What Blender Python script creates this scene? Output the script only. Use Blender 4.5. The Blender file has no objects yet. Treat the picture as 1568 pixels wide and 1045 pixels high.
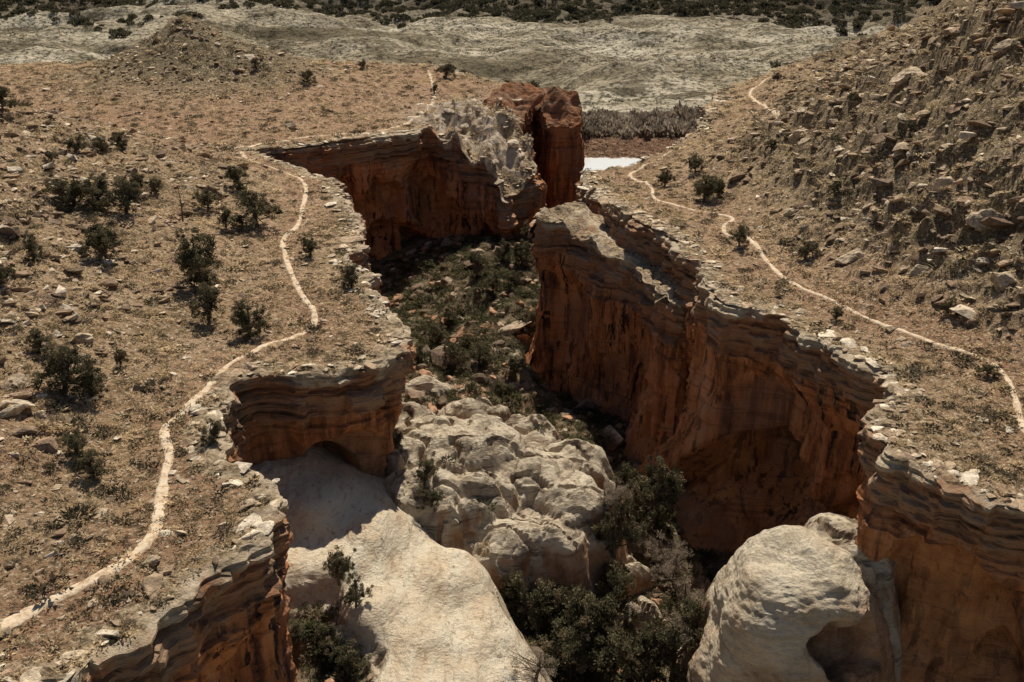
import bpy, bmesh, math, numpy as np
from mathutils import Vector
rng=np.random.default_rng(7)
CH=22.0; PIT=math.radians(23.8); F=1524.0
# ------------------------------------------------------------------ survey: map photo sightings to ground positions
def ray(px,py):
    u=(px-784)/F; v=-(py-522.5)/F
    return np.array([u, math.cos(PIT)+v*math.sin(PIT), -math.sin(PIT)+v*math.cos(PIT)])
def P(px,py,z=0.0):
    d=ray(px,py); t=(z-CH)/d[2]
    return np.array([d[0]*t,d[1]*t,z])
# ------------------------------------------------------------------ noise
_p=np.random.default_rng(1).permutation(256)
GR=np.random.default_rng(2).normal(size=(256,3)); GR/=np.linalg.norm(GR,axis=1)[:,None]; GR=GR.astype(np.float32)
def pn(x,y,z=0.0):
    x,y,z=np.broadcast_arrays(np.asarray(x,np.float32),np.asarray(y,np.float32),np.asarray(z,np.float32))
    xi=np.floor(x).astype(np.int32); yi=np.floor(y).astype(np.int32); zi=np.floor(z).astype(np.int32)
    fx=x-xi; fy=y-yi; fz=z-zi
    u=fx*fx*(3-2*fx); v=fy*fy*(3-2*fy); w=fz*fz*(3-2*fz)
    out=0
    for i in (0,1):
        a=_p[(xi+i)&255]; wu=u if i else 1-u
        for j in (0,1):
            b=_p[(a+yi+j)&255]; wv=v if j else 1-v
            for k in (0,1):
                g=GR[_p[(b+zi+k)&255]]; ww=w if k else 1-w
                out=out+wu*wv*ww*(g[...,0]*(fx-i)+g[...,1]*(fy-j)+g[...,2]*(fz-k))
    return out*1.6
def fbm(x,y,z=0.0,o=3,g=.5):
    s=0;a=1.0;f=1.0
    for i in range(o):
        s=s+a*pn(np.asarray(x)*f+17.3*i,np.asarray(y)*f-9.1*i,np.asarray(z)*f+3.7*i); a*=g; f*=2.03
    return s
def cell(x,y,z=0.0):
    xi=np.floor(x).astype(np.int64)&255; yi=np.floor(y).astype(np.int64)&255; zi=np.floor(z).astype(np.int64)&255
    return _p[(_p[(_p[xi]+yi)&255]+zi)&255]/127.5-1
def sst(a,b,x):
    t=np.clip((x-a)/(b-a),0,1); return t*t*(3-2*t)
# ------------------------------------------------------------------ curves / polygons
def catmull(pts,n=10):
    p=np.array(pts,float); p=np.vstack([2*p[0]-p[1],p,2*p[-1]-p[-2]]); out=[]
    for i in range(1,len(p)-2):
        a,b,c,d=p[i-1],p[i],p[i+1],p[i+2]
        for k in range(n):
            t=k/n
            out.append(.5*((2*b)+(c-a)*t+(2*a-5*b+4*c-d)*t*t+(3*b-a-3*c+d)*t**3))
    out.append(p[-2]); return np.array(out)
def resample(p,ds):
    L=np.concatenate([[0],np.cumsum(np.linalg.norm(np.diff(p[:,:2],axis=0),axis=1))])
    n=max(4,int(L[-1]/ds)); s=np.linspace(0,L[-1],n)
    return np.stack([np.interp(s,L,p[:,i]) for i in range(p.shape[1])],1), s
def sdf(x,y,poly):
    x=np.asarray(x,np.float32).ravel(); y=np.asarray(y,np.float32).ravel()
    d=np.full(x.shape,1e9,np.float32); ins=np.zeros(x.shape,bool)
    n=len(poly)
    for i in range(n):
        ax,ay=poly[i]; bx,by=poly[(i+1)%n]
        ex,ey=bx-ax,by-ay; wx=x-np.float32(ax); wy=y-np.float32(ay)
        t=np.clip((wx*ex+wy*ey)/(ex*ex+ey*ey+1e-9),0,1)
        qx=wx-ex*t; qy=wy-ey*t
        np.minimum(d,qx*qx+qy*qy,out=d)
        if ay!=by:
            c=((ay>y)!=(by>y))&(x<(bx-ax)*(y-ay)/(by-ay)+ax); ins^=c
    d=np.sqrt(d); return np.where(ins,d,-d)
W_px=[(-120,1110,0),(0,1070,0),(90,1035,0),(180,988,0),(240,955,0),(300,908,0),(345,868,0),(375,838,0),(400,800,0),(402,760,0),(388,718,0),(360,690,0),(340,655,0),(348,620,0),(378,596,0),(412,580,0),(470,580,0),(540,563,0),(596,543,0),(608,512,0),(603,485,0),(575,455,0),(556,425,0),(545,385,0),(545,345,0),(535,310,0),(510,285,0),(470,266,0),(420,254,0),(388,243,0),(405,233,0),(460,226,0),(550,213,0),(610,205,0),(650,198,-.3),(685,212,-1.2),(725,240,-2.6),(758,280,-5),(775,312,-6.5),(795,300,-6.5),(815,275,-5),(822,250,-3.5),(812,215,-2),(790,188,-1),(765,170,-.5),(770,155,-.5),(795,150,-.5),(790,132,0),(740,122,0),(700,112,0),(655,101,0),(560,101,0),(400,100,0),(200,100,0),(0,98,0)]
E_px=[(1400,95,0),(1250,108,0),(1180,118,0),(1120,132,0),(1098,150,0),(1082,172,0),(1072,188,0),(1085,205,-1),(1060,222,-2.5),(1010,238,-3.5),(955,258,-4.5),(912,276,-4.5),(892,292,-2.5),(915,302,-.8),(950,328,0),(990,348,0),(1028,366,0),(1045,392,0),(1065,408,0),(1100,445,0),(1118,466,0),(1200,492,0),(1242,520,0),(1290,536,0),(1330,558,0),(1354,586,0),(1354,625,0),(1340,660,0),(1342,690,0),(1362,710,0),(1405,727,0),(1470,748,0),(1568,775,0),(1700,800,0)]
B_px=[(822,334,-.6),(850,340,-1),(885,364,-2),(930,392,-2.4),(970,412,-2.8),(1000,440,-3),(1035,470,-3),(1062,455,-2.5),(1055,425,-2.5),(1005,385,-2.2),(955,352,-2),(915,325,-1.6),(885,312,-1),(850,316,-.6),(828,322,-.5)]
S_px=[(746,156,-.3),(762,136,.6),(792,126,1.0),(812,134,.2),(822,150,-2.2),(836,142,.3),(858,134,1.8),(878,140,1.4),(887,162,0),(884,190,-1.5),(864,192,-1.5),(842,192,-1.6),(820,186,-3.0),(798,186,-1.4),(768,176,-1.0)]
Wr=np.array([P(*q) for q in W_px]); Er=np.array([P(*q) for q in E_px])
RC=np.vstack([Wr,Er])
SH=P(735,205,-2)
def H(x,y):
    x=np.asarray(x,np.float32); y=np.asarray(y,np.float32)
    d=-17.5-x; d=.5*(d+np.sqrt(d*d+5))
    hl=(.27*d+.009*np.minimum(d,30)**1.3)*sst(100,80,y)
    xf=np.interp(y,[30,42,50,60,87,105,125,150],[32,28,23.5,19.5,15.0,20,28,34])
    d2=x-xf; d2=.5*(d2+np.sqrt(d2*d2+3))
    fr=np.interp(y,[0,75,90,120,150,170],[1,1,.78,.45,.3,.3])
    hr=fr*(.45*d2+.012*np.minimum(d2,35)**2)
    r=np.hypot((x+42),(y-133)); r2=np.hypot(x+30,y-131)
    m=7.4*np.exp(-(r/8.5)**1.35)+1.3*np.exp(-(r/26)**2)+1.8*np.exp(-(r2/6)**2)
    num=0;den=0;dm=np.full(x.shape,1e9,np.float32)
    for c in RC:
        q=(x-c[0])**2+(y-c[1])**2; w=1/(q+1)**2
        num=num+w*c[2]; den=den+w; dm=np.minimum(dm,q)
    return hl+hr+m+num/den*np.exp(-dm/60)
def hillmask(x,y):
    return np.clip(H(x,y)/3,0,1)
def Hd(x,y,h=None):
    h=H(x,y) if h is None else h
    x=np.asarray(x,np.float32); y=np.asarray(y,np.float32)
    hm=np.clip((h-.3)/3,0,1)*(1-.85*np.exp(-((x+42)**2+(y-135)**2)/500))
    right=(x>5)
    n=.22*pn(x/6,y/6,1)+.10*pn(x/1.9,y/1.9,2)+.05*pn(x/.6,y/.6,3)
    rk=np.abs(pn(x/3.1,y/2.2,5)); rk2=np.abs(pn(x/1.2,y/.9,8))
    hs=h/1.1+.8*pn(x/7,y/7,44); led=(sst(.55,.95,hs-np.floor(hs))-(hs-np.floor(hs)))*1.0
    sh=np.exp(-(((x-SH[0])/7)**2+((y-SH[1])/11)**2)**2)
    n=n+sh*(3.0*(.28-np.abs(pn(x/3.6+.4*y/3.6,y/7.5,31)))+1.3*(.3-np.abs(pn(x/1.6,y/2.6,33)))+.35*cell(x/.9,y/1.4,4))
    return h+n+hm*(.35+.55*right)*(.9-2.0*rk)+hm*.35*(.4-1.2*rk2)+hm*led*(.35+.65*right)*np.clip(.6+pn(x/9,y/9,51)*1.4,0,1)
def raycast(px,py,fn,t0=15,t1=190,far=False):
    d=ray(px,py); t=np.arange(t0,t1,.2); 
    z=CH+d[2]*t; hz=fn(d[0]*t,d[1]*t); k=np.where(z<hz)[0]
    k=k[0] if len(k) else -1
    return np.array([d[0]*t[k],d[1]*t[k],hz[k]]), t[k]
# ------------------------------------------------------------------ mesh helper
def mk(name,V,Fc,mat,smooth=False,attrs=None,col=None,link=True):
    V=np.asarray(V,np.float32); Fc=np.asarray(Fc,np.int32); k=Fc.shape[1]
    me=bpy.data.meshes.new(name)
    me.vertices.add(len(V)); me.vertices.foreach_set('co',V.ravel())
    me.loops.add(Fc.size); me.loops.foreach_set('vertex_index',Fc.ravel())
    me.polygons.add(len(Fc)); me.polygons.foreach_set('loop_start',np.arange(0,Fc.size,k,dtype=np.int32))
    me.polygons.foreach_set('loop_total',np.full(len(Fc),k,np.int32))
    me.polygons.foreach_set('use_smooth',np.full(len(Fc),smooth))
    me.update(calc_edges=True)
    if attrs:
        for n,a in attrs.items():
            at=me.attributes.new(n,'FLOAT','POINT'); at.data.foreach_set('value',np.asarray(a,np.float32).ravel())
    if col is not None:
        at=me.attributes.new('col','FLOAT_COLOR','POINT')
        c=np.ones((len(V),4),np.float32); c[:,:3]=col; at.data.foreach_set('color',c.ravel())
    me.materials.append(mat)
    if not link: return me
    o=bpy.data.objects.new(name,me); bpy.context.scene.collection.objects.link(o); return o
def gridfaces(r,c,mask=None):
    i=np.arange(r-1)[:,None]*c+np.arange(c-1)[None]
    f=np.stack([i,i+1,i+c+1,i+c],-1).reshape(-1,4)
    if mask is not None:
        f=f[mask.ravel()[f].all(1)]
    return f
def compact(V,f,attrs):
    u,inv=np.unique(f,return_inverse=True)
    return V[u],inv.reshape(f.shape),{k:np.asarray(a).ravel()[u] for k,a in attrs.items()}
# ------------------------------------------------------------------ materials
class M:
    def __init__(s,name,rough=.95,spec=.1):
        s.m=bpy.data.materials.new(name); s.m.use_nodes=True; s.t=s.m.node_tree; s.n=s.t.nodes; s.l=s.t.links
        s.b=s.n['Principled BSDF']; s.b.inputs['Roughness'].default_value=rough
        s.b.inputs['Specular IOR Level'].default_value=spec
        s.pos=s.n.new('ShaderNodeNewGeometry').outputs['Position']
    def vec(s,sx,sy,sz,off=0):
        a=s.n.new('ShaderNodeVectorMath'); a.operation='MULTIPLY'; s.l.new(s.pos,a.inputs[0]); a.inputs[1].default_value=(sx,sy,sz)
        b=s.n.new('ShaderNodeVectorMath'); b.operation='ADD'; s.l.new(a.outputs[0],b.inputs[0]); b.inputs[1].default_value=(off,off*1.7,off*.3)
        return b.outputs[0]
    def noise(s,sc,det=4,v=None,rough=.6,dist=0):
        a=s.n.new('ShaderNodeTexNoise'); s.l.new(v if v is not None else s.pos,a.inputs['Vector'])
        a.inputs['Scale'].default_value=sc; a.inputs['Detail'].default_value=det; a.inputs['Roughness'].default_value=rough; a.inputs['Distortion'].default_value=dist
        return a.outputs['Fac']
    def ramp(s,f,stops):
        a=s.n.new('ShaderNodeValToRGB'); s.l.new(f,a.inputs[0]); e=a.color_ramp.elements
        while len(e)<len(stops): e.new(.5)
        for i,(p,c) in enumerate(stops):
            e[i].position=p; e[i].color=(*c,1) if hasattr(c,'__len__') else (c,c,c,1)
        return a.outputs[0]
    def mix(s,f,a,b,mode='MIX'):
        m=s.n.new('ShaderNodeMix'); m.data_type='RGBA'; m.blend_type=mode
        for sock,val in ((m.inputs[0],f),(m.inputs[6],a),(m.inputs[7],b)):
            if hasattr(val,'links'): s.l.new(val,sock)
            elif hasattr(val,'__len__'): sock.default_value=(*val,1)
            else: sock.default_value=val
        return m.outputs[2]
    def math(s,op,a,b=0.0,clamp=False):
        m=s.n.new('ShaderNodeMath'); m.operation=op; m.use_clamp=clamp
        for i,val in enumerate((a,b)):
            if hasattr(val,'links'): s.l.new(val,m.inputs[i])
            else: m.inputs[i].default_value=val
        return m.outputs[0]
    def attr(s,n,out='Fac'):
        a=s.n.new('ShaderNodeAttribute'); a.attribute_name=n; return a.outputs[out]
    def col(s,c): 
        if hasattr(c,'links'): s.l.new(c,s.b.inputs['Base Color'])
        else: s.b.inputs['Base Color'].default_value=(*c,1)
        return s
    def bump(s,h,st=.6,d=.1):
        b=s.n.new('ShaderNodeBump'); b.inputs['Strength'].default_value=st; b.inputs['Distance'].default_value=d
        s.l.new(h,b.inputs['Height']); s.l.new(b.outputs[0],s.b.inputs['Normal']); return s
# ground
g=M('desert_soil')
tan=g.ramp(g.noise(.25,5),[(.3,(.31,.20,.105)),(.55,(.47,.315,.18)),(.75,(.58,.42,.26))])
red=g.ramp(g.noise(.5,5),[(.3,(.34,.18,.10)),(.7,(.50,.295,.17))])
c=g.mix(g.attr('red'),tan,red)
c=g.mix(g.attr('olive'),c,g.ramp(g.noise(.8,5),[(.35,(.15,.115,.06)),(.65,(.27,.205,.12))]))
c=g.mix(g.ramp(g.noise(3.2,7,rough=.78),[(.43,.85),(.51,0.0)]),c,(.085,.062,.032))  # dark specks: low scrub and its shadows put into the soil colour
c=g.mix(g.ramp(g.noise(5.5,5,v=g.vec(1,1,1,40),rough=.7),[(.55,0.0),(.62,1.0)]),c,(.72,.58,.40))
c=g.mix(g.attr('bare'),c,g.ramp(g.noise(.9,7,rough=.7),[(.35,(.28,.19,.13)),(.5,(.60,.48,.35)),(.7,(.74,.63,.48))]))
g.col(c).bump(g.noise(4,8,rough=.75),1,.3); MAT_G=g.m
# cliff
k=M('sandstone_cliff')
dep=k.attr('dep'); arc=k.attr('arc')
wob=k.math('MULTIPLY',k.math('SUBTRACT',k.noise(.35,4),.5),3.2)
d2=k.math('ADD',dep,wob)
streak=k.noise(1,7,v=k.vec(.8,.8,.12),rough=.66)
streak2=k.noise(1,6,v=k.vec(1.7,1.7,.13,9),rough=.66)
big=k.noise(.16,3)
body=k.ramp(streak,[(.34,(.16,.07,.04)),(.43,(.40,.155,.065)),(.53,(.68,.285,.115)),(.64,(.72,.37,.19)),(.8,(.72,.48,.30))])
body=k.mix(arc,body,k.ramp(k.noise(.7,6,rough=.7),[(.35,(.46,.185,.07)),(.6,(.78,.37,.15))]))
vm=k.math('MULTIPLY',k.ramp(streak2,[(.42,1.0),(.47,0.0)]),k.ramp(k.noise(.12,3,v=k.vec(1,1,1,55)),[(.36,.3),(.56,1.0)]))
body=k.mix(vm,body,(.055,.032,.026))
body=k.mix(k.ramp(big,[(.50,0.0),(.62,.55)]),body,(.40,.23,.155))
lay=k.noise(1,6,v=k.vec(.10,.10,2.4),rough=.75)
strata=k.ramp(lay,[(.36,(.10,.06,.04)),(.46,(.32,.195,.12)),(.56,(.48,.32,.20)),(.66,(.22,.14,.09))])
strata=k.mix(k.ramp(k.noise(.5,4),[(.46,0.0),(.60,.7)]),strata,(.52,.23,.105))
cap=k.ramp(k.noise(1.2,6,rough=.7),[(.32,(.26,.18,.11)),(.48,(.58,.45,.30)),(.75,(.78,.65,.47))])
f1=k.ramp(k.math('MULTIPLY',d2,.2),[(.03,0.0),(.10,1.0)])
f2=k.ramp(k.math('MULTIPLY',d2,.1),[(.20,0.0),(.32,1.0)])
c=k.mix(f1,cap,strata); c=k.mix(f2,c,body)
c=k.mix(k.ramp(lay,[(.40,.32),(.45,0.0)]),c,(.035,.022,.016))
c=k.mix(k.attr('varnish'),c,(.30,.13,.075),'MULTIPLY')
c=k.mix(k.attr('soil'),c,k.ramp(k.noise(4,6,rough=.75),[(.42,(.15,.105,.06)),(.52,(.42,.30,.175)),(.64,(.66,.52,.35))]))
k.col(c)
hb=k.math('ADD',k.math('MULTIPLY',lay,.8),k.math('ADD',k.noise(1.9,8,rough=.74),k.math('MULTIPLY',streak2,.5)))
k.bump(hb,1,.36); MAT_C=k.m
# canyon floor / slickrock
s=M('canyon_floor_rock')
m=s.attr('rock')
soil=s.ramp(s.noise(.9,6,rough=.7),[(.35,(.08,.07,.035)),(.5,(.19,.15,.085)),(.68,(.34,.26,.16))])
soil=s.mix(s.attr('red'),soil,s.ramp(s.noise(1.1,5),[(.35,(.3,.15,.08)),(.6,(.55,.34,.2))]))
bed=s.noise(1,6,v=s.vec(.35,.35,3.2,12),rough=.72)
dome=s.ramp(s.noise(.8,9,rough=.76),[(.34,(.20,.145,.095)),(.43,(.50,.39,.27)),(.54,(.76,.63,.45)),(.7,(.84,.72,.54))])
dome=s.mix(s.ramp(bed,[(.40,.8),(.455,0.0)]),dome,(.17,.12,.08))
slab=s.ramp(s.noise(.5,9,v=s.vec(1.3,.5,1.5),rough=.68),[(.30,(.56,.38,.225)),(.42,(.80,.63,.43)),(.55,(.88,.75,.55)),(.75,(.90,.80,.62))])
slab=s.mix(s.ramp(s.noise(1,8,v=s.vec(3.0,.9,6),rough=.78),[(.37,.75),(.46,0.0)]),slab,(.40,.28,.17))
slab=s.mix(s.ramp(s.noise(1.3,6,v=s.vec(1,1,1,77),rough=.75),[(.59,0.0),(.65,.7)]),slab,(.28,.20,.125))
rk=s.mix(s.ramp(m,[(.72,0.0),(.85,1.0)]),dome,slab)
c=s.mix(s.ramp(s.math('ADD',m,s.math('MULTIPLY',s.math('SUBTRACT',s.noise(1.5,5,rough=.7),.5),.5)),[(.38,0.0),(.46,1.0)]),soil,rk)
c=s.mix(s.attr('steep'),c,s.ramp(s.noise(1,6,v=s.vec(1.0,1.0,.5),rough=.72),[(.35,(.14,.075,.045)),(.48,(.46,.225,.11)),(.62,(.64,.38,.22))]))
s.col(c).bump(s.math('ADD',s.math('ADD',s.noise(1.6,9,v=s.vec(1,1,2.4),rough=.74),s.math('MULTIPLY',bed,.6)),s.math('MULTIPLY',s.noise(7,6,rough=.7),.35)),1,.36); MAT_F=s.m
# far valley
v=M('valley_scrubland')
c=v.ramp(v.noise(1,7,v=v.vec(.014,.034,.05),rough=.7),[(.40,(.24,.19,.115)),(.49,(.50,.415,.28)),(.60,(.74,.64,.47))])  # broad dark bands paint drainages and hill-relief shading into the colour
c=v.mix(v.ramp(v.noise(1,7,v=v.vec(.06,.16,.16,8),rough=.75),[(.43,.85),(.50,0.0)]),c,(.18,.145,.085))
c=v.mix(v.ramp(v.noise(.9,5,v=v.vec(1,1,1,30),rough=.75),[(.44,.85),(.49,0.0)]),c,(.085,.07,.042))
c=v.mix(v.attr('wood'),c,(.12,.09,.055))
v.col(c).bump(v.noise(.22,8,rough=.7),1,2.4); MAT_V=v.m
t=M('trail_dust'); t.col(t.ramp(t.noise(3,7,rough=.75),[(.38,(.42,.29,.17)),(.5,(.64,.49,.33)),(.65,(.76,.63,.47))])).bump(t.noise(8,4),.6,.06); MAT_T=t.m
w=M('river_water',.12,.5); w.col((.76,.75,.70)).bump(w.noise(.8,3,v=w.vec(.3,1,1)),.1,.1); MAT_W=w.m  # pale base colour paints in the bright sky reflection on the water
r=M('weathered_rock'); r.col(r.mix(.85,r.attr('col','Color'),r.ramp(r.noise(3,6,rough=.7),[(.35,.4),(.6,1.2)]),'MULTIPLY')).bump(r.noise(5,6,rough=.7),1,.12); MAT_R=r.m
def foliage(name,tr):
    l=M(name,.9,.05); cc=l.attr('col','Color'); l.col(cc)
    tb=l.n.new('ShaderNodeBsdfTranslucent'); l.l.new(cc,tb.inputs[0]); ms=l.n.new('ShaderNodeMixShader'); ms.inputs[0].default_value=tr
    l.l.new(l.b.outputs[0],ms.inputs[1]); l.l.new(tb.outputs[0],ms.inputs[2]); l.l.new(ms.outputs[0],l.n['Material Output'].inputs['Surface']); return l.m
MAT_L=foliage('dry_scrub_leaf',.45); MAT_J=foliage('juniper_leaf',.3)
bk=M('juniper_bark'); bk.col(bk.ramp(bk.noise(12,4,v=bk.vec(1,1,.2)),[(.3,(.07,.05,.035)),(.7,(.2,.15,.11))])); MAT_B=bk.m
# ------------------------------------------------------------------ trails (positions)
TR=[[(-60,985),(0,960),(70,925),(150,890),(205,855),(235,825),(245,780),(252,730),(260,700),(252,660),(275,635),(310,605),(352,562),(385,540),(415,524),(450,516),(478,497),(480,478),(462,455),(448,425),(438,395),(434,368),(455,348),(464,318),(468,288),(450,270),(415,258),(380,245),(371,235),(390,224),(440,215),(500,208),(570,202),(625,189),(652,170),(664,152),(663,130),(655,108)],
[(1600,700),(1568,655),(1552,610),(1535,575),(1500,552),(1450,533),(1400,515),(1340,492),(1300,475),(1250,455),(1210,435),(1180,405),(1158,378),(1140,365),(1115,365),(1108,350),(1122,338),(1100,331),(1050,318),(1005,306),(997,288),(972,276),(965,266),(985,254),(1015,241),(1050,225)],
[(1170,205),(1190,185),(1172,168),(1155,155),(1150,140),(1180,120)]]
trails=[]
for T in TR:
    pts=[raycast(a,b,H)[0][:2] for a,b in T]
    q,_=resample(catmull(pts,8),.2); trails.append(q)
TP=np.vstack([q[::4] for q in trails])
def traildist(x,y):
    d=np.full(np.shape(x),1e9,np.float32)
    for a in TP: d=np.minimum(d,(x-a[0])**2+(y-a[1])**2)
    return np.sqrt(d)
# ------------------------------------------------------------------ cliffs
rngl=np.random.default_rng(11)
LT=rngl.uniform(-1,1,400)
CW=[(-110,152),(-200,150),(-200,10),(-25,14)]; CE=[(32,28),(60,20),(200,18),(200,170),(60,160)]
def wall(ctrl,closed=False,ds=.18,kk=11):
    c=np.array(ctrl,float)
    if closed: c=np.vstack([c,c[:1]]); kk=6
    q,s=resample(catmull(c,10),ds)
    tg=np.roll(q[:,:2],-kk,0)-np.roll(q[:,:2],kk,0)
    if not closed:
        tg[:kk]=q[kk:2*kk,:2]-q[:kk,:2]; tg[-kk:]=q[-kk:,:2]-q[-2*kk:-kk,:2]
    tg/=np.linalg.norm(tg,axis=1)[:,None]+1e-9
    return q,s,np.stack([-tg[:,1],tg[:,0]],1)
def build_wall(name,q,s,nrm,depth,topf,under=1.0,rough=1.0,stair=.16,dr=.13,dep0=0.0,arch=1.0,seed=0,closure=(),bigs=(),capk=1.0,varn=0.0):
    x0,y0=q[:,0],q[:,1]
    a=rough*(.8*fbm(x0/5,y0/5,3.3,3)+.30*cell(s/1.15+.4*pn(x0,y0,2),x0*0,3+seed)+.16*cell(s/.42,x0*0,9+seed)+.1*pn(x0/.4,y0/.4,9))
    kf=np.ones(3)/3; a=np.convolve(np.pad(a,1,mode='edge'),kf,'valid')
    x=x0+nrm[:,0]*a; y=y0+nrm[:,1]*a
    top=topf(x,y)
    cin=np.array([-2.6,-1.9,-1.4,-1.0,-.7,-.45,-.25,-.1])
    dps=np.concatenate([np.linspace(0,4,int(4/(dr*.6))),np.arange(4+dr,depth,dr)])
    nc=len(cin); R=nc+len(dps); N=len(x)
    D=np.concatenate([np.zeros(nc),dps])[:,None]*np.ones(N)[None]
    X=x[None]*np.ones((R,1)); Y=y[None]*np.ones((R,1)); S=s[None]*np.ones((R,1))
    OFF=np.zeros((R,N)); OFF[:nc]=cin[:,None]
    Z=top[None]-D
    wz=Z+.25*pn(X/13,Y/13,1.0)
    li=np.floor(wz/.3+.3*pn(X/16,Y/16,4)).astype(int)
    li2=np.floor(wz/1.15+.2*pn(X/14,Y/14,6)).astype(int)
    lay=LT[li%400]; lay2=LT[(li2*7)%400]
    b1=cell(S/1.9+LT[(li2*3)%400]*2,li2+seed,5); b2=cell(S/.8+LT[(li*5)%400]*2,li+seed,8)
    capw=sst(4.2,2.2,D)*capk
    varc=.75+.9*pn(X/7,Y/7,12)
    inw=(D>0)
    st=stair*np.minimum(D,3.2)*varc
    und=-under*(sst(2.4,5.5,D)*(.9+1.8*fbm(X/8,Y/8,2,2)))+under*2.4*sst(8,15,D)
    per=8.5; ci=np.floor(S/per); cc=(ci+.5)*per+1.5*cell(ci,ci*0,21+seed); hw=2.6+1.0*cell(ci,ci*0,22+seed); d0=6.2+2.2*cell(ci,ci*0,23+seed)
    bnd=d0+3.0*((S-cc)/hw)**2+.5*pn(X/1.5,Y/1.5,Z/1.5)
    ar=sst(0,.9,D-bnd)*arch; ar=ar*sst(17,10,D)
    und=und-1.8*ar
    for (bx,by,bw,bd,bdp) in bigs:
        sc_i=np.argmin((q[:,0]-bx)**2+(q[:,1]-by)**2); s0=s[sc_i]
        bb=bd+4.0*np.abs((S-s0)/bw)**2.2+.4*pn(X/1.5,Y/1.5,Z/1.5)
        A=sst(0,.7,D-bb)*sst(bd+10,bd+4,D); ar=np.maximum(ar,A); und=und-bdp*A
    nz=pn(X/4.2,Y/4.2,Z/16+seed)+.35*pn(X/1.5,Y/1.5,Z/8+4); q5=np.floor(nz*3.5+.5)/3.5
    frac=.75*(.6*q5+.4*nz)*sst(2.5,5,D)*(1-.7*np.clip(ar,0,1))
    n3=.7*fbm(X/4,Y/4,Z/5,3)*sst(0,4,D)+.12*fbm(X/.9,Y/.9,Z/.6,2)
    off=st+und+frac+n3+lay*(.18*capw+.03)+lay2*(.28*capw+.08)+b1*(.28*capw+.05)+b2*(.15*capw+.02)
    OFF=np.where(inw,off,OFF); OFF[nc]=0
    X=X+nrm[:,0][None]*OFF; Y=Y+nrm[:,1][None]*OFF
    if closure:
        pl=[tuple(p) for p in np.stack([x,y],1)[::4]]+list(closure)
        sd_=sdf(X[:nc],Y[:nc],pl).reshape(nc,N); bad=sd_<(.55*-cin[:,None]-.1)
        X[:nc]=np.where(bad,x[None],X[:nc]); Y[:nc]=np.where(bad,y[None],Y[:nc])
    Zt=Z.copy()
    tz=topf(X[:nc+1],Y[:nc+1])
    lift=np.array([-.5,-.10,.0,.03,.05,.07,.08,.06,.0])[:,None]
    slabn=.10*cell(X[:nc+1]/.6,Y[:nc+1]/.5,20)*(lift>0.02)
    Zt[:nc+1]=tz+lift+slabn
    if closure: Zt[:nc]=np.where(bad,top[None]-.03,Zt[:nc])
    Zt+= inw*(.06*pn(X/.7,Y/.7,Z/.3))
    V=np.stack([X,Y,Zt],-1).reshape(-1,3)
    soil=np.zeros((R,N)); soil[:nc]=np.clip(np.array([1,1,1,.95,.85,.65,.4,.2])[:,None]+1.0*pn(X[:nc]/.9,Y[:nc]/.9,2),0,1)
    if dep0>0: soil*=0
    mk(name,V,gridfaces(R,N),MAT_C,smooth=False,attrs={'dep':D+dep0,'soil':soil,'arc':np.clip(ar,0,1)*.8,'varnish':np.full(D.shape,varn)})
    return np.stack([x,y],1)
qW,sW,nW=wall(Wr); qE,sE,nE=wall(Er)
def orient(q,n,poly):
    sx=q[:,0]+n[:,0]*.6; sy=q[:,1]+n[:,1]*.6
    if np.mean(sdf(sx[::9],sy[::9],poly)>0)>.5: n=-n
    return n
nW=orient(qW,nW,[tuple(p[:2]) for p in qW[::6]]+CW); nE=orient(qE,nE,[tuple(p[:2]) for p in qE[::6]]+CE)
a1=P(520,568); a2=P(600,206); a3=P(1200,495); a4=P(1470,748)
eW=build_wall('west_canyon_cliff',qW,sW,nW,21,Hd,closure=CW,bigs=[(a1[0],a1[1],4.5,3.6,.7),(a2[0],a2[1],6,9.5,3.0)])
eE=build_wall('east_canyon_cliff',qE,sE,nE,21,Hd,under=1.2,seed=3,closure=CE,bigs=[(a3[0],a3[1],5.5,7.5,3.2),(a4[0],a4[1],3.5,2.6,1.0)])
polyW=[tuple(p) for p in eW[::4]]+CW
polyE=[tuple(p) for p in eE[::4]]+CE
def mesa(name,pxs,namp,seed,dep0=0.0,arch=0,capk=1.0,under=.35,varn=0.0):
    c=np.array([P(*q) for q in pxs])
    q,s,n=wall(c,closed=True,ds=.2)
    n=orient(q,n,[tuple(p[:2]) for p in q[::3]])
    def tf(x,y):
        num=0;den=0
        for a in c:
            w=1/((x-a[0])**2+(y-a[1])**2+.3)**1.5; num=num+w*a[2]; den=den+w
        return num/den+namp*fbm(x/2.2,y/2.2,seed,3)
    e=build_wall(name,q,s,n,20,tf,under=under,rough=.6,stair=.14,dep0=dep0,arch=arch,seed=seed,capk=capk,varn=varn)
    poly=[tuple(p) for p in e[::3]]
    xs=np.arange(e[:,0].min(),e[:,0].max(),.2); ys=np.arange(e[:,1].min(),e[:,1].max(),.2)
    X,Y=np.meshgrid(xs,ys); sd=sdf(X,Y,poly).reshape(X.shape)
    V=np.stack([X,Y,tf(X,Y)-.02],-1).reshape(-1,3); f=gridfaces(*X.shape,mask=sd>.25)
    at={'dep':np.zeros(X.shape)+dep0,'soil':np.zeros(X.shape),'arc':np.zeros(X.shape),'varnish':np.full(X.shape,varn)}
    V,f,at=compact(V,f,at); cap=mk(name+'_cap',V,f,MAT_C,attrs=at)
    cap.parent=bpy.data.objects[name]
mesa('sandstone_bench',B_px,.4,2); mesa('rock_butte',S_px,.8,5,dep0=2.2,capk=.35,under=.1,varn=.35)
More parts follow.
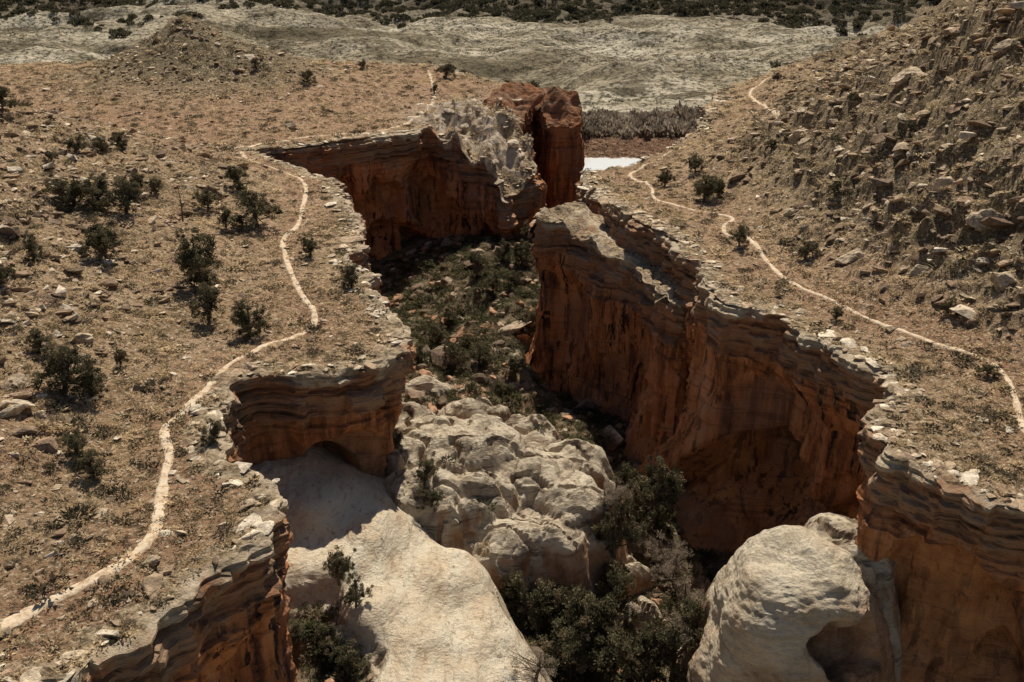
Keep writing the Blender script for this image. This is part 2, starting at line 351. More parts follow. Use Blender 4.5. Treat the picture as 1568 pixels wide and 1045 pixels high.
# ------------------------------------------------------------------ plateau sheet
ys=18*np.exp(np.arange(0,math.log(168/18),.0044)); us=np.linspace(-.86,.86,800)
Y,U=np.meshgrid(ys,us,indexing='ij'); X=U*(Y+8)
sd=np.maximum(sdf(X,Y,polyW),sdf(X,Y,polyE)).reshape(X.shape)
hh=H(X,Y); Z=Hd(X,Y,hh)
td=traildist(X[::2,::2],Y[::2,::2]); td=np.repeat(np.repeat(td,2,0),2,1)[:X.shape[0],:X.shape[1]]
mound=np.exp(-(np.hypot(X+40,Y-133)/15)**4)
redm=np.clip(.15+.75*sst(75,95,Y)*(X<5)+.6*np.exp(-(td/2.2)**2)+.5*fbm(X/9,Y/9,4,2)-.9*mound-.2*(hh>1.5),0,1)
bare=np.exp(-(((X-SH[0])/7.5)**2+((Y-SH[1])/11)**2)**2)
bare=np.clip(bare*1.2+.9*bare*fbm(X/3,Y/3,8,2),0,1)
V=np.stack([X,Y,Z],-1).reshape(-1,3); f=gridfaces(*X.shape,mask=sd>.55)
V,f,at=compact(V,f,{'red':redm,'olive':np.clip(mound*1.1+(X>5)*sst(.8,3,hh)*.6,0,1),'bare':bare}); mk('plateau_ground',V,f,MAT_G,smooth=False,attrs=at)
# ------------------------------------------------------------------ canyon floor
FL=[(400,705,-5,1),(480,760,-5.6,1),(560,800,-6.5,1),(500,850,-6.7,1),(440,850,-6.5,1),(400,880,-6.6,1),(560,920,-7.5,1),(640,960,-8.2,1),(700,1045,-8.9,1),(620,1045,-8.4,1),(650,860,-7.8,1),(690,860,-8.3,1),(720,960,-9,1),(780,1040,-9.6,1),(640,1130,-8.6,1),(760,1130,-9.4,1),
(350,960,-9,.2),(430,985,-9,.2),(480,960,-8.6,.3),(520,1045,-9.4,.2),(400,1045,-10.5,.1),(300,1030,-12,.3),(450,1130,-10,.2),
(770,930,-14,.2),(850,900,-14.5,.1),(850,980,-14.5,.1),(930,1000,-15,.1),(900,1045,-15,.1),(1000,900,-15,.1),(1050,1000,-15.5,.1),(1100,850,-16.5,.1),(1080,780,-16.5,.1),(980,800,-14,.3),(1000,720,-15.5,.2),(900,640,-15.5,.1),(860,600,-15.5,.1),(1000,1100,-15.5,.1),(1200,1045,-15.5,.1),(1150,950,-16,.1),(900,1150,-14,.1),(1300,1045,-14,.4),
(620,580,-9.8,.4),(700,590,-10,.4),(760,560,-10.5,.3),(800,600,-11.8,.3),(840,640,-13.5,.2),(650,520,-14,.1),(620,480,-14.5,.1),(560,480,-14,.1),(700,500,-13,.2),(760,500,-12,.2),(800,460,-11.2,.2),(760,430,-11,.2),(790,390,-10.6,.2),(815,340,-12,.1),(800,310,-14,.1),(850,300,-15,.1),(900,262,-16.6,.1),(480,400,-14,.1),(880,225,-17,.1),(1000,300,-16,.1)]
FC=np.array([np.append(P(a,b,z),m_) for a,b,z,m_ in FL])
DO=[]
for a,b,z,rx,ry,rk in [(690,650,-6.0,3.8,2.8,.62),(790,690,-7.2,3.2,2.4,.62),(868,735,-8.0,2.1,2.2,.62),(655,725,-6.7,2.6,2.2,.62),(765,790,-8.7,2.9,2.3,.6),(885,800,-9.8,1.7,1.5,.62),(622,620,-6.2,2.0,1.6,.6),(880,680,-8.0,2.0,1.5,.6),(730,730,-7.2,2.2,1.9,.62),(845,800,-9.0,1.8,1.6,.62),(720,610,-7.2,2,1.4,.6),(800,640,-8.4,2.3,1.5,.6),
 (960,850,-13,1.4,1.2,.62),(990,920,-13.5,1.2,1,.6),(650,575,-9,2,1.5,.5),(760,530,-10.2,1.8,1.4,.4)]:
    c=P(a,b,z); DO.append((c[0],c[1],z,rx,ry,rk))
DO+=[(15.6,38.6,-4.6,2.0,2.4,.7),(12.5,41,-9.5,2.3,2.6,.6)]
def G0(x,y,full=False):
    x=np.asarray(x,np.float32); y=np.asarray(y,np.float32)
    num=0;den=0;mm=0
    for c in FC:
        w=1/((x-c[0])**2+(y-c[1])**2+.35)**2.0; num=num+w*c[2]; mm=mm+w*c[3]; den=den+w
    z=num/den; m_=mm/den
    wx=x+.7*pn(x/2,y/2,3)+.15*pn(x/.7,y/.7,9); wy=y+.7*pn(x/2,y/2,13)+.15*pn(x/.7,y/.7,19)
    for (cx,cy,zt,rx,ry,rk) in DO:
        q=np.sqrt(((wx-cx)/rx)**2+((wy-cy)/ry)**2)
        zz=zt-.9*q*q-4.0*np.maximum(0,q-1.0)**1.2
        m_=np.where(zz>z,rk,m_); z=np.maximum(z,zz)
    return (z,m_) if full else z
def G(x,y,full=False):
    z,m_=G0(x,y,True)
    dm=np.exp(-((m_-.64)/.12)**2)
    cr1=np.exp(-(fbm(x/3.8+.5*y/3.8,y/2.1,2,2)/.06)**2); cr2=np.exp(-(fbm(x/1.9,y/1.4,22,2)/.05)**2)
    n=dm*(.45*fbm(x/2.6,y/2.4,32,3)-.50*cr1-.12*cr2+.06*fbm(x/.4,y/.4,7,2))+(m_<.5)*(.35*fbm(x/2,y/2,4,3))+(m_>.8)*(.32*fbm(x/3.5,y/6,4,3)+.09*fbm(x/.8,y/1.8,.2,3)-.10*np.maximum(0,pn(x/1.1,y/3.2,28)))
    z=z+n+.03*pn(x/.35,y/.35,6)
    return (z,m_) if full else z
ys=19*np.exp(np.arange(0,math.log(150/19),.0034)); us=np.linspace(-.5,.62,800)
Y,U=np.meshgrid(ys,us,indexing='ij'); X=U*(Y*.75+12)
Z,Mk=G(X,Y,True); Z=np.where(Y>125,Z+(-17.2-Z)*sst(125,145,Y),Z)
gx=np.gradient(Z,axis=1)/np.gradient(X,axis=1); gy=np.gradient(Z,axis=0)/np.gradient(Y,axis=0)
gs=np.hypot(gx,gy); steep=sst(2.0,3.8,gs)*(Mk>.35)
red=np.exp(-((np.hypot((X+3),(Y-63)*.9))/5)**2)
mk('canyon_floor',np.stack([X,Y,Z],-1).reshape(-1,3),gridfaces(*X.shape),MAT_F,smooth=False,attrs={'rock':Mk,'steep':steep*.85,'red':red})
# big rounded slickrock knob with a hollow, below the east rim
bm=bmesh.new(); bmesh.ops.create_icosphere(bm,subdivisions=7,radius=1)
SV=np.array([v_.co[:] for v_ in bm.verts]); SF=np.array([[v_.index for v_ in f_.verts] for f_ in bm.faces]); bm.free()
def knob(name,c,rad,seed,hollow=None,pw=2.4):
    n=SV.copy(); e=(np.abs(n)**pw).sum(1)**(1/pw); v_=n/e[:,None]
    v_=v_*np.array(rad)+np.array(c)
    dsp=.85*fbm(v_[:,0]/3.6,v_[:,1]/3.6,v_[:,2]/4+seed,2)+.12*fbm(v_[:,0]/1.1,v_[:,1]/1.1,v_[:,2]/.7,3)+.05*fbm(v_[:,0]/.4,v_[:,1]/.4,v_[:,2]/.2,2)
    v_=v_+n*dsp[:,None]
    st=sst(-6.4,-9.5,v_[:,2]+1.6*pn(v_[:,0]/2,v_[:,1]/2,seed)-.7*(v_[:,0]-c[0]))
    if hollow is not None:
        hp,hr,hd=hollow; hn=np.array(hp)-np.array(c); hn/=np.linalg.norm(hn)
        dd=(v_-np.array(hp)); rr_=np.sqrt((dd[:,0]/hr[0])**2+(dd[:,1]/hr[0])**2+(dd[:,2]/hr[1])**2)+.3*pn(v_[:,0],v_[:,1],v_[:,2])
        w_=sst(1.15,.6,rr_); v_=v_-hn*(w_*hd)[:,None]+np.array([0,0,.5])*w_[:,None]; st=np.maximum(st,w_)
    return mk(name,v_,SF,MAT_F,smooth=False,attrs={'rock':np.full(len(v_),.80),'steep':np.clip(st,0,1)*.9,'red':np.zeros(len(v_))})
knob('slickrock_knob',(12.9,36.9,-10.2),(3.9,3.6,5.9),3,hollow=((14.3,33.9,-7.4),(1.5,1.5),2.2))
# ------------------------------------------------------------------ far valley sheet to the horizon
def far(x,y):
    base=-17.6+.9*sst(168,180,y)+.014*np.maximum(0,y-190)+ .10*np.maximum(0,y-350)*sst(350,520,y)
    riv=-1.6*np.exp(-((y-158-.02*x)/8)**4)
    und=sst(185,250,y)*(6.0*fbm(x/70,y/38,3,3)+6.0*(.35-np.abs(pn(x/48+.4*y/40,y/26,9)))+2.4*(.3-np.abs(pn(x/16,y/11,19))))+sst(168,200,y)*.5*fbm(x/8,y/6,2,3)
    hill=sst(450,1200,y)*70*np.abs(fbm(x/500,y/500,8,4))
    return base+riv+und+hill
ys=np.concatenate([118*np.exp(np.arange(0,math.log(520/118),.0032)),520*np.exp(np.arange(0,math.log(6000/520),.02))]); us=np.linspace(-1.1,1.1,620)
Y,U=np.meshgrid(ys,us,indexing='ij'); X=U*(Y+30)
Z=far(X,Y)
wood=.85*sst(325,370,Y+14*pn(X/20,Y/20,5)+.06*X)
mk('valley_ground',np.stack([X,Y,Z],-1).reshape(-1,3),gridfaces(*X.shape),MAT_V,smooth=False,attrs={'wood':wood})
xs=np.linspace(-160,200,120); V=[];
for x in xs: V+= [(x,149+.02*x,-17.75),(x,168+.02*x,-17.75)]
f=[(2*i,2*i+2,2*i+3,2*i+1) for i in range(len(xs)-1)]
mk('river',V,f,MAT_W)
gp=[(-6000,-6000,-24),(6000,-6000,-24),(6000,6000,-24),(-6000,6000,-24)]
mk('ground',gp,[(0,1,2,3)],MAT_V)
# ------------------------------------------------------------------ trails mesh
for i,q in enumerate(trails):
    tg=np.gradient(q,axis=0); tg/=np.linalg.norm(tg,axis=1)[:,None]+1e-9; n=np.stack([-tg[:,1],tg[:,0]],1)
    wd=.19+.06*pn(q[:,0]/1.5,q[:,1]/1.5,3)+.08*pn(q[:,0]/.35,q[:,1]/.35,4)
    wd=wd*np.interp(q[:,1],[26,45,80,110],[1.15,.8,.8,1.0])*(1 if i==0 else .85)
    cols_=[-1.5,-1,-.5,0,.5,1,1.5]; lf=[-.14,.01,.02,.015,.02,.01,-.14]
    V=[]
    for a,b in zip(cols_,lf):
        x=q[:,0]+n[:,0]*wd*a; y=q[:,1]+n[:,1]*wd*a; V.append(np.stack([x,y,Hd(x,y)+b+.03],1))
    V=np.array(V); mk('dirt_trail',V.reshape(-1,3),gridfaces(len(cols_),len(q)),MAT_T,smooth=True)
# ------------------------------------------------------------------ scatter
def merge(name,tmps,pos,scl,rot,tilt,col,mat,smooth=False):
    Vs=[];Fs=[];Cs=[];o=0
    tid=rng.integers(0,len(tmps),len(pos))
    for k_,(tv,tf) in enumerate(tmps):
        I=np.where(tid==k_)[0]
        if not len(I): continue
        v=tv[None]*scl[I][:,None,:]
        ct,st=np.cos(tilt[I])[:,None],np.sin(tilt[I])[:,None]
        y=v[...,1]*ct-v[...,2]*st; z=v[...,1]*st+v[...,2]*ct; x=v[...,0]
        c_,s_=np.cos(rot[I])[:,None],np.sin(rot[I])[:,None]
        vv=np.stack([x*c_-y*s_,x*s_+y*c_,z],-1)+pos[I][:,None,:]
        Vs.append(vv.reshape(-1,3)); Fs.append((tf[None]+(np.arange(len(I))*len(tv))[:,None,None]+o).reshape(-1,3))
        Cs.append(np.repeat(col[I],len(tv),0)*rng.uniform(.75,1.25,(len(I)*len(tv),1))); o+=len(I)*len(tv)
    return mk(name,np.concatenate(Vs),np.concatenate(Fs),mat,smooth,col=np.clip(np.concatenate(Cs),0,1))
def hullrock(n=12,seed=0):
    rr=np.random.default_rng(seed); bm=bmesh.new()
    for p in rr.uniform(-1,1,(n,3)): bm.verts.new(Vector(p*np.array([.5,.5,.5])))
    bmesh.ops.convex_hull(bm,input=bm.verts); bmesh.ops.triangulate(bm,faces=bm.faces)
    for v_ in [v_ for v_ in bm.verts if not v_.link_faces]: bm.verts.remove(v_)
    bm.verts.index_update(); V=np.array([v_.co[:] for v_ in bm.verts]); Fc=np.array([[v_.index for v_ in f_.verts] for f_ in bm.faces]); bm.free(); return V,Fc
def cutrock(sub,seed,nz=.05):
    rr=np.random.default_rng(seed); bm=bmesh.new(); bmesh.ops.create_icosphere(bm,subdivisions=sub,radius=1)
    V=np.array([v_.co[:] for v_ in bm.verts]); Fc=np.array([[v_.index for v_ in f_.verts] for f_ in bm.faces]); bm.free()
    for i in range(12):
        n=rr.normal(size=3); n/=np.linalg.norm(n); c=rr.uniform(.45,.8); d=V@n; e=np.maximum(0,d-c); V=V-e[:,None]*n
    V=V*(1+nz*fbm(V[:,0]*3+seed,V[:,1]*3,V[:,2]*3,2)[:,None]); return V*.6,Fc
def tuft(n,seed,wide=.09):
    rr=np.random.default_rng(seed); V=[];Fc=[]
    for i in range(n):
        a=rr.uniform(0,6.28); r_=rr.uniform(0,.45)**.8; c=np.array([r_*math.cos(a),r_*math.sin(a),rr.uniform(.02,.4)*(1-r_)])
        d=np.array([math.cos(a)*rr.uniform(.3,1.0),math.sin(a)*rr.uniform(.3,1.0),rr.uniform(.2,.6)]); d/=np.linalg.norm(d); s_=np.cross(d,rr.normal(size=3)); s_/=np.linalg.norm(s_)
        L=rr.uniform(.12,.26); V+= [c-s_*wide,c+s_*wide,c+d*L]; Fc.append([3*i,3*i+1,3*i+2])
    return np.array(V),np.array(Fc)
def plateau_pts(n,y0=19,y1=150,umax=.8,dmin=.15):
    y=rng.uniform(y0,y1,n); x=rng.uniform(-umax,umax,n)*(y+8)
    s_=np.maximum(sdf(x,y,polyW),sdf(x,y,polyE)); ok=(s_>dmin)&(traildist(x,y)>.3)
    x,y,s_=x[ok],y[ok],s_[ok]; return x,y,s_
def cols(n,pal,wt):
    pal=np.array(pal); return pal[rng.choice(len(pal),n,p=wt)]*rng.uniform(.8,1.2,(n,1))
tf=[tuft(30,i,.07) for i in range(6)]
x,y,s_=plateau_pts(72000); n=len(x)
den=pn(x/5,y/5,3)+.6*pn(x/1.6,y/1.6,7)
ok=rng.uniform(-1.0,.9,n)<den+.3; x,y=x[ok],y[ok]; n=len(x)
sc=rng.lognormal(-1.05,.36,n)*(1+y/260); 
merge('dry_grass_and_sagebrush',tf,np.stack([x,y,Hd(x,y)-.02],1),np.stack([sc,sc,sc*.85],1),rng.uniform(0,6.28,n),rng.normal(0,.1,n),
 cols(n,[(.76,.60,.38),(.54,.41,.24),(.22,.175,.105),(.085,.07,.043)],[.30,.26,.22,.22]),MAT_L)
tfb=[tuft(110,20+i,.045) for i in range(5)]
x,y,s_=plateau_pts(2600); n=len(x); sc=rng.lognormal(-.58,.32,n)
merge('sagebrush_shrubs',tfb,np.stack([x,y,Hd(x,y)-.03],1),np.stack([sc,sc,sc*.85],1),rng.uniform(0,6.28,n),rng.normal(0,.1,n),
 cols(n,[(.12,.10,.065),(.08,.07,.045),(.24,.19,.125)],[.4,.3,.3]),MAT_L)
hr_=[hullrock(12,i) for i in range(10)]
x,y,s_=plateau_pts(30000); n=len(x); hm=hillmask(x,y)
ok=rng.uniform(0,1,n)<.35+.65*hm; x,y,hm=x[ok],y[ok],hm[ok]; n=len(x); sc=rng.lognormal(-1.5,.45,n)*(1+.7*hm)
merge('scattered_stones',hr_,np.stack([x,y,Hd(x,y)+sc*.05],1),np.stack([sc*1.4,sc,sc*.5],1),rng.uniform(0,6.28,n),rng.normal(0,.3,n),
 cols(n,[(.58,.44,.29),(.42,.28,.18),(.27,.19,.13),(.72,.59,.43)],[.3,.3,.2,.2]),MAT_R)
cr=[cutrock(2,i,.12) for i in range(8)]
xx,yy,_s=plateau_pts(9500,28,140,.85); hm=H(xx,yy)
okR=(hm>.9)&(xx>5)&(rng.uniform(0,1,len(xx))<.6); okL=(hm>.8)&(xx<-15)&(yy<100)&(rng.uniform(0,1,len(xx))<.25)
x=np.concatenate([xx[okR],xx[okL]]); y=np.concatenate([yy[okR],yy[okL]]); n=len(x)
sc=np.where(x>0,rng.lognormal(-.62,.45,n),rng.lognormal(-.75,.4,n)); sc=np.minimum(sc,1.6)
merge('hillside_boulders',cr+hr_[:4],np.stack([x,y,Hd(x,y)+sc*.04],1),np.stack([sc*1.8,sc*1.1,sc*.55],1),rng.normal(.5,.5,n),rng.normal(-.35,.25,n),
 cols(n,[(.46,.33,.21),(.33,.225,.145),(.22,.15,.095),(.64,.51,.36)],[.3,.3,.2,.2]),MAT_R)
pp=[];
for e,nn in ((eW,nW),(eE,nE)):
    I=rng.integers(0,len(e),900); I=I[e[I,1]<125]; o_=rng.uniform(-1.3,.1,len(I)); pp.append(e[I]+nn[I]*o_[:,None])
pp=np.vstack(pp); ok=(traildist(pp[:,0],pp[:,1])>.5)&(np.maximum(sdf(pp[:,0],pp[:,1],polyW),sdf(pp[:,0],pp[:,1],polyE))>-.1); pp=pp[ok]; n=len(pp); sc=rng.lognormal(-1.1,.45,n)
merge('rimrock_slabs',hr_+cr,np.stack([pp[:,0],pp[:,1],Hd(pp[:,0],pp[:,1])+.07],1),np.stack([sc*1.5,sc,sc*.3],1),rng.uniform(0,6.28,n),rng.normal(0,.15,n),
 cols(n,[(.64,.50,.34),(.46,.33,.21),(.78,.65,.48)],[.4,.3,.3]),MAT_R)
n=40; x=SH[0]+rng.normal(0,4,n); y=SH[1]+rng.normal(0,6,n); ok=sdf(x,y,polyW)>1.0; x,y=x[ok],y[ok]; n=len(x); sc=rng.lognormal(-.2,.4,n)
merge('shoulder_outcrop_rocks',cr,np.stack([x,y,Hd(x,y)-.1],1),np.stack([sc*1.5,sc,sc*.6],1),rng.uniform(0,6.28,n),rng.normal(0,.35,n),cols(n,[(.62,.50,.36),(.45,.34,.23),(.3,.21,.14)],[.45,.35,.2]),MAT_R)
big=[(1508,350,60),(1445,290,40),(1540,440,60),(1300,400,38),(1395,125,55),(1340,95,34),(1225,210,30),(1090,290,26),(1210,330,28),(232,865,32),(125,525,40),(1410,420,30),(1500,200,34),(1540,80,44),(30,590,40),(60,640,24)]
for i,(a,b,s_px) in enumerate(big):
    p,tt=raycast(a,b,H); s_=s_px*tt/F; tv,tf_=cutrock(4,50+i,.16)
    c=np.tile(cols(1,[(.56,.43,.29)],[1]),(len(tv),1))
    ob=mk('boulder',tv*np.array([s_*1.1,s_*.8,s_*.6]),tf_,MAT_R,col=c); ob.location=(p[0],p[1],p[2]+s_*.1); ob.rotation_euler=(rng.normal(-.2,.15),rng.normal(0,.2),rng.uniform(-.5,.9))
def canyon_pts(n,y0=28,y1=120):
    y=rng.uniform(y0,y1,n); x=rng.uniform(-22,26,n); s_=np.maximum(sdf(x,y,polyW),sdf(x,y,polyE)); ok=s_<-.3
    return x[ok],y[ok]
x,y=canyon_pts(6000); z,m_=G(x,y,True); ok=(m_<.5); x,y,z=x[ok],y[ok],z[ok]; n=len(x); sc=rng.lognormal(-.9,.6,n)
merge('canyon_rubble',hr_+cr,np.stack([x,y,z],1),np.stack([sc*1.3,sc,sc*.75],1),rng.uniform(0,6.28,n),rng.normal(0,.3,n),
 cols(n,[(.46,.26,.15),(.42,.32,.22),(.28,.195,.13),(.2,.14,.09)],[.25,.25,.25,.25]),MAT_R)
x,y=canyon_pts(17000); z,m_=G(x,y,True); ok=(m_<.45)|(rng.uniform(0,1,len(x))<.02)*(m_<.8); x,y,z=x[ok],y[ok],z[ok]; n=len(x); sc=rng.lognormal(-.5,.4,n)
merge('canyon_brush',tfb,np.stack([x,y,z-.05],1),np.stack([sc,sc,sc],1),rng.uniform(0,6.28,n),rng.normal(0,.15,n),
 cols(n,[(.13,.12,.06),(.085,.082,.042),(.24,.19,.115),(.34,.27,.17)],[.38,.34,.18,.10]),MAT_L)
# ------------------------------------------------------------------ juniper trees
def tube(p0,p1,r0,r1,k_=6):
    p0=np.array(p0,float);p1=np.array(p1,float); d=p1-p0; d/=np.linalg.norm(d)+1e-9; a=np.cross(d,[.3,.9,.1]); a/=np.linalg.norm(a); b=np.cross(d,a)
    an=np.linspace(0,2*math.pi,k_,endpoint=False); ring=np.cos(an)[:,None]*a+np.sin(an)[:,None]*b
    V=np.vstack([p0+ring*r0,p1+ring*r1]); Fc=[]
    for i in range(k_):
        j=(i+1)%k_; Fc+=[[i,j,k_+j],[i,k_+j,k_+i]]
    return V,np.array(Fc)
def juniper(seed,nclump=90,nleaf=72,rx=.40,z0=.08,bare=False):
    rr=np.random.default_rng(seed); V=[];Fc=[];mi=[];C=[];o=0
    def add(v_,f_,m_,c_):
        nonlocal o
        V.append(v_);Fc.append(f_+o);mi.append(np.full(len(f_),m_));C.append(np.tile(c_,(len(v_),1)) if np.ndim(c_)==1 else c_);o+=len(v_)
    lean=rr.uniform(-.08,.08,2); tip=np.array([lean[0]*1.5,lean[1]*1.5,.8]); mid=np.array([lean[0],lean[1],.35])
    bc=np.array([.15,.11,.08])
    add(*tube((0,0,-.06),mid,.05,.035),1,bc); add(*tube(mid,tip,.035,.01),1,bc)
    lobes=[np.append(rr.normal(0,rx*.42,2),rr.uniform(.25,.78)) for i in range(9)]
    cl=[]
    while len(cl)<nclump:
        if rr.random()<.85: c=lobes[rr.integers(9)]+rr.normal(0,.09,3)
        else: c=np.append(rr.normal(0,rx*.5,2),rr.uniform(z0,.6))
        if c[2]>z0 and c[2]<1.0: cl.append(c)
    for c in cl:
        if rr.random()<.4: 
            st=mid*rr.uniform(.4,1.2); add(*tube(st,c,.014,.004,4),1,bc)
        n=nleaf; r_=rr.uniform(.045,.09)
        p=rr.normal(size=(n,3)); p/=np.linalg.norm(p,axis=1)[:,None]; p=c+p*r_*rr.uniform(.4,1.2,(n,1))*np.array([1.1,1.1,.85])
        d=rr.normal(size=(n,3)); d[:,2]+=.5; d/=np.linalg.norm(d,axis=1)[:,None]; s2=np.cross(d,rr.normal(size=(n,3))); s2/=np.linalg.norm(s2,axis=1)[:,None]
        L=rr.uniform(.022,.048,(n,1)); wv=.36
        if bare: L*=1.5; wv=.08
        T=np.stack([p-s2*L*wv,p+s2*L*wv,p+d*L],1).reshape(-1,3)
        base=np.array([.105,.093,.052])*rr.uniform(.55,1.8)
        if bare: base=np.array([.34,.27,.2])*rr.uniform(.7,1.2)
        elif rr.random()<.18: base=np.array([.22,.17,.10])
        add(T,np.arange(3*n).reshape(-1,3),0,np.repeat(base*rr.uniform(.7,1.3,(n,1)),3,0))
    me=mk('juniper',np.vstack(V),np.vstack(Fc),MAT_J,col=np.vstack(C),link=False); me.materials.append(MAT_B)
    me.polygons.foreach_set('material_index',np.concatenate(mi).astype(np.int32)); return me
JM=[juniper(100+i) for i in range(6)]+[juniper(120,90,70,.28)]
BM=[juniper(200+i,60,45,.45,bare=True) for i in range(2)]
def tree(p,h,me,name,wide=1.0):
    o=bpy.data.objects.new(name,me); o.location=(p[0],p[1],p[2]-.03); o.scale=(h*wide,h*wide,h); o.rotation_euler[2]=rng.uniform(0,6.28); bpy.context.scene.collection.objects.link(o)
left=[(112,315,55,1.3),(150,325,50,1.3),(195,335,55,1.2),(210,300,35,1.1),(188,235,32,1),(118,240,32,1),(160,240,30,1.1),(165,400,62,1.1),(52,405,48,.8),(5,450,45,1),(312,440,90,.95),(320,495,62,.9),(383,515,62,.95),(100,605,75,1.2),(145,610,65,1.1),(120,700,45,1.1),(145,735,50,1),(395,352,58,1.3),(368,292,42,1),(346,352,36,.7),(320,322,36,1.2),(475,392,34,1),(538,443,42,1),(325,680,40,1),(185,565,36,.6),(470,128,22,1.2),(683,120,24,1.2),(555,107,16,1),(665,145,18,.8),(392,108,16,1),(240,300,24,.9),(5,175,40,1),(80,250,22,1),(60,540,40,1.2)]
right=[(1078,305,48,1.1),(1018,285,30,1),(1132,378,40,.8),(1232,395,34,1.1),(1275,310,26,1),(1510,580,22,1.6),(1065,265,30,1),(1305,165,22,1),(1190,125,14,1.6),(1395,205,24,1),(1100,300,30,.9),(1450,480,28,1),(1280,490,24,1),(1180,240,22,1)]
for a,b,hp,wd in left+right:
    p,tt=raycast(a,b,H); p[2]=float(Hd(np.array([p[0]]),np.array([p[1]]))[0]); tree(p,hp*tt/F*1.05,JM[rng.integers(6)],'juniper_tree',wd*.95)
can=[(800,960,85,1),(850,985,95,.9),(900,1010,130,.85),(935,950,110,.7),(965,1045,110,.9),(1030,1040,110,.9),(870,1050,110,.9),(1000,800,95,.9),(960,790,75,.9),(985,770,60,1),(940,850,90,.7),(700,570,45,1),(735,560,40,1),(770,620,42,1),(790,580,36,1),(800,405,34,1),(770,400,30,1),(815,370,32,1),(840,310,34,1),(865,300,30,1),(820,300,30,1),(735,420,34,1),(755,450,30,1),(790,440,26,1),(715,540,34,1),(810,510,34,1),(670,530,34,1),(690,500,30,1),(640,560,30,1),(520,900,65,.7),(545,930,45,.9),(500,1000,45,1.1),(540,1030,50,1.1),(450,990,36,1.2),(605,690,28,1),(650,750,42,.9),(400,1040,40,1.3),(660,780,34,1.2),(1060,975,70,.9)]
for a,b,hp,wd in can:
    p,tt=raycast(a,b,G,t1=170); tree(p,hp*tt/F*1.15,JM[rng.integers(7)],'juniper_tree',wd)
for a,b,hp in [(1010,880,70),(1030,900,65),(940,770,45),(1050,940,60),(990,860,50),(760,600,30),(930,790,45),(1060,990,60),(820,1040,60)]:
    p,tt=raycast(a,b,G,t1=170); tree(p,hp*tt/F*1.1,BM[rng.integers(2)],'bare_shrub',1.1)
p,tt=raycast(280,338,H); V=[];Fc=[];o_=0
for a,b,r0,r1 in [((0,0,-.1),(.05,0,1.2),.07,.05),((.05,0,1.2),(-.03,.02,2.2),.05,.015),((.04,0,.9),(.4,.1,1.5),.03,.01),((.02,0,1.3),(-.35,0,1.8),.03,.01),((.0,0,1.6),(.25,0,2.0),.02,.008)]:
    a_,b_=tube(a,b,r0,r1); V.append(a_);Fc.append(b_+o_);o_+=len(a_)
ob=mk('dead_tree_snag',np.vstack(V),np.vstack(Fc),MAT_B); ob.location=p
# ------------------------------------------------------------------ distant vegetation
n=26000; y=190*np.exp(rng.uniform(0,math.log(440/190),n)); x=rng.uniform(-.62,.62,n)*(y+20)
dn=pn(x/30,y/18,5)+.5*pn(x/9,y/7,6); ok=rng.uniform(-.3,1.1,n)<dn+.25*sst(280,400,y)+.1; x,y=x[ok],y[ok]; n=len(x); sc=rng.lognormal(-.15,.4,n)
merge('valley_scrub',tf,np.stack([x,y,far(x,y)-.05],1),np.stack([sc*1.4,sc*1.4,sc*.9],1),rng.uniform(0,6.28,n),rng.normal(0,.1,n),cols(n,[(.15,.125,.075),(.085,.074,.046),(.28,.22,.14)],[.4,.4,.2]),MAT_L)
tft=[tuft(90,60+i,.10) for i in range(4)]
n=16000; y=rng.uniform(230,520,n); x=rng.uniform(-.65,.65,n)*(y+20)
dn=1.5*pn(x/45,y/25,15)+3.0*sst(318,372,y+.06*x)-.85+.5*pn(x/10,y/10,2); ok=rng.uniform(-.3,1.0,n)<dn; x,y=x[ok],y[ok]; n=len(x); sc=rng.lognormal(.75,.3,n)
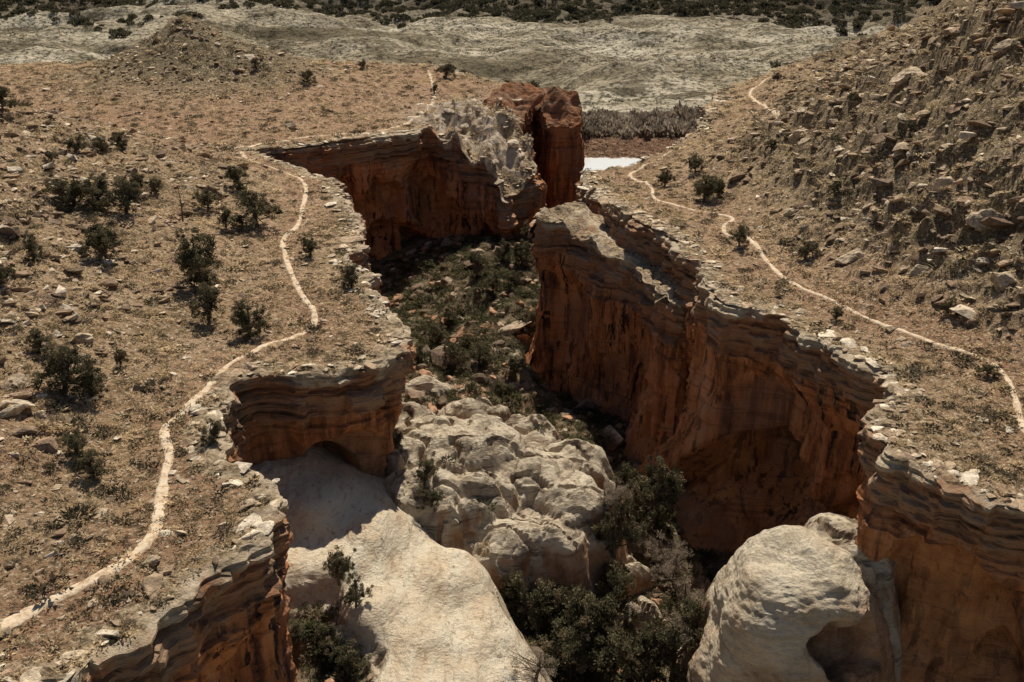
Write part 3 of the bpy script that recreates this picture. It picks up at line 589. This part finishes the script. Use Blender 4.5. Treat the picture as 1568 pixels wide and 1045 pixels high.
merge('distant_juniper_woodland',tft,np.stack([x,y,far(x,y)-.2],1),np.stack([sc,sc,sc*1.4],1),rng.uniform(0,6.28,n),rng.normal(0,.08,n),cols(n,[(.065,.06,.036),(.09,.078,.048)],[.5,.5]),MAT_L)
n=9000; y=rng.uniform(167,196,n); x=rng.uniform(-10,60,n); band=(y<178); sc=np.where(band,rng.lognormal(.1,.25,n),rng.lognormal(.5,.3,n))
ok=band|(rng.uniform(0,1,n)<.35); x,y,band,sc=x[ok],y[ok],band[ok],sc[ok]; n=len(x)
cc=np.where(band[:,None],cols(n,[(.38,.25,.17),(.48,.33,.23)],[.5,.5]),cols(n,[(.28,.22,.16),(.40,.33,.25),(.17,.135,.10)],[.4,.3,.3]))
merge('riverside_willow_thicket',tft,np.stack([x,y,far(x,y)-.2],1),np.stack([sc*.8,sc*.8,np.where(band,sc*1.0,sc*2.0)],1),rng.uniform(0,6.28,n),rng.normal(0,.08,n),cc,MAT_L)
# ------------------------------------------------------------------ light, sky, camera
az=math.radians(6); el=math.radians(54)
sv=Vector((math.sin(az)*math.cos(el),math.cos(az)*math.cos(el),math.sin(el)))
L=bpy.data.lights.new('sun','SUN'); L.energy=5.0; L.angle=math.radians(.5); L.color=(1,.94,.83)
so=bpy.data.objects.new('sun',L); so.rotation_euler=sv.to_track_quat('Z','Y').to_euler(); so.location=(0,0,80); bpy.context.scene.collection.objects.link(so)
W=bpy.data.worlds.new('World'); bpy.context.scene.world=W; W.use_nodes=True; nt=W.node_tree
sk=nt.nodes.new('ShaderNodeTexSky'); sk.sky_type='NISHITA'; sk.sun_disc=False; sk.sun_elevation=el; sk.sun_rotation=az
nt.links.new(sk.outputs[0],nt.nodes['Background'].inputs[0]); nt.nodes['Background'].inputs[1].default_value=.055
cd=bpy.data.cameras.new('camera'); cd.lens=36*F/1568; cd.sensor_width=36; cd.clip_end=12000; cd.clip_start=.5
co=bpy.data.objects.new('camera',cd); co.location=(0,0,CH); co.rotation_euler=(math.radians(90)-PIT,0,0); bpy.context.scene.collection.objects.link(co)
sc_=bpy.context.scene; sc_.camera=co; sc_.view_settings.view_transform='Standard'; sc_.view_settings.look='None'; sc_.view_settings.exposure=0
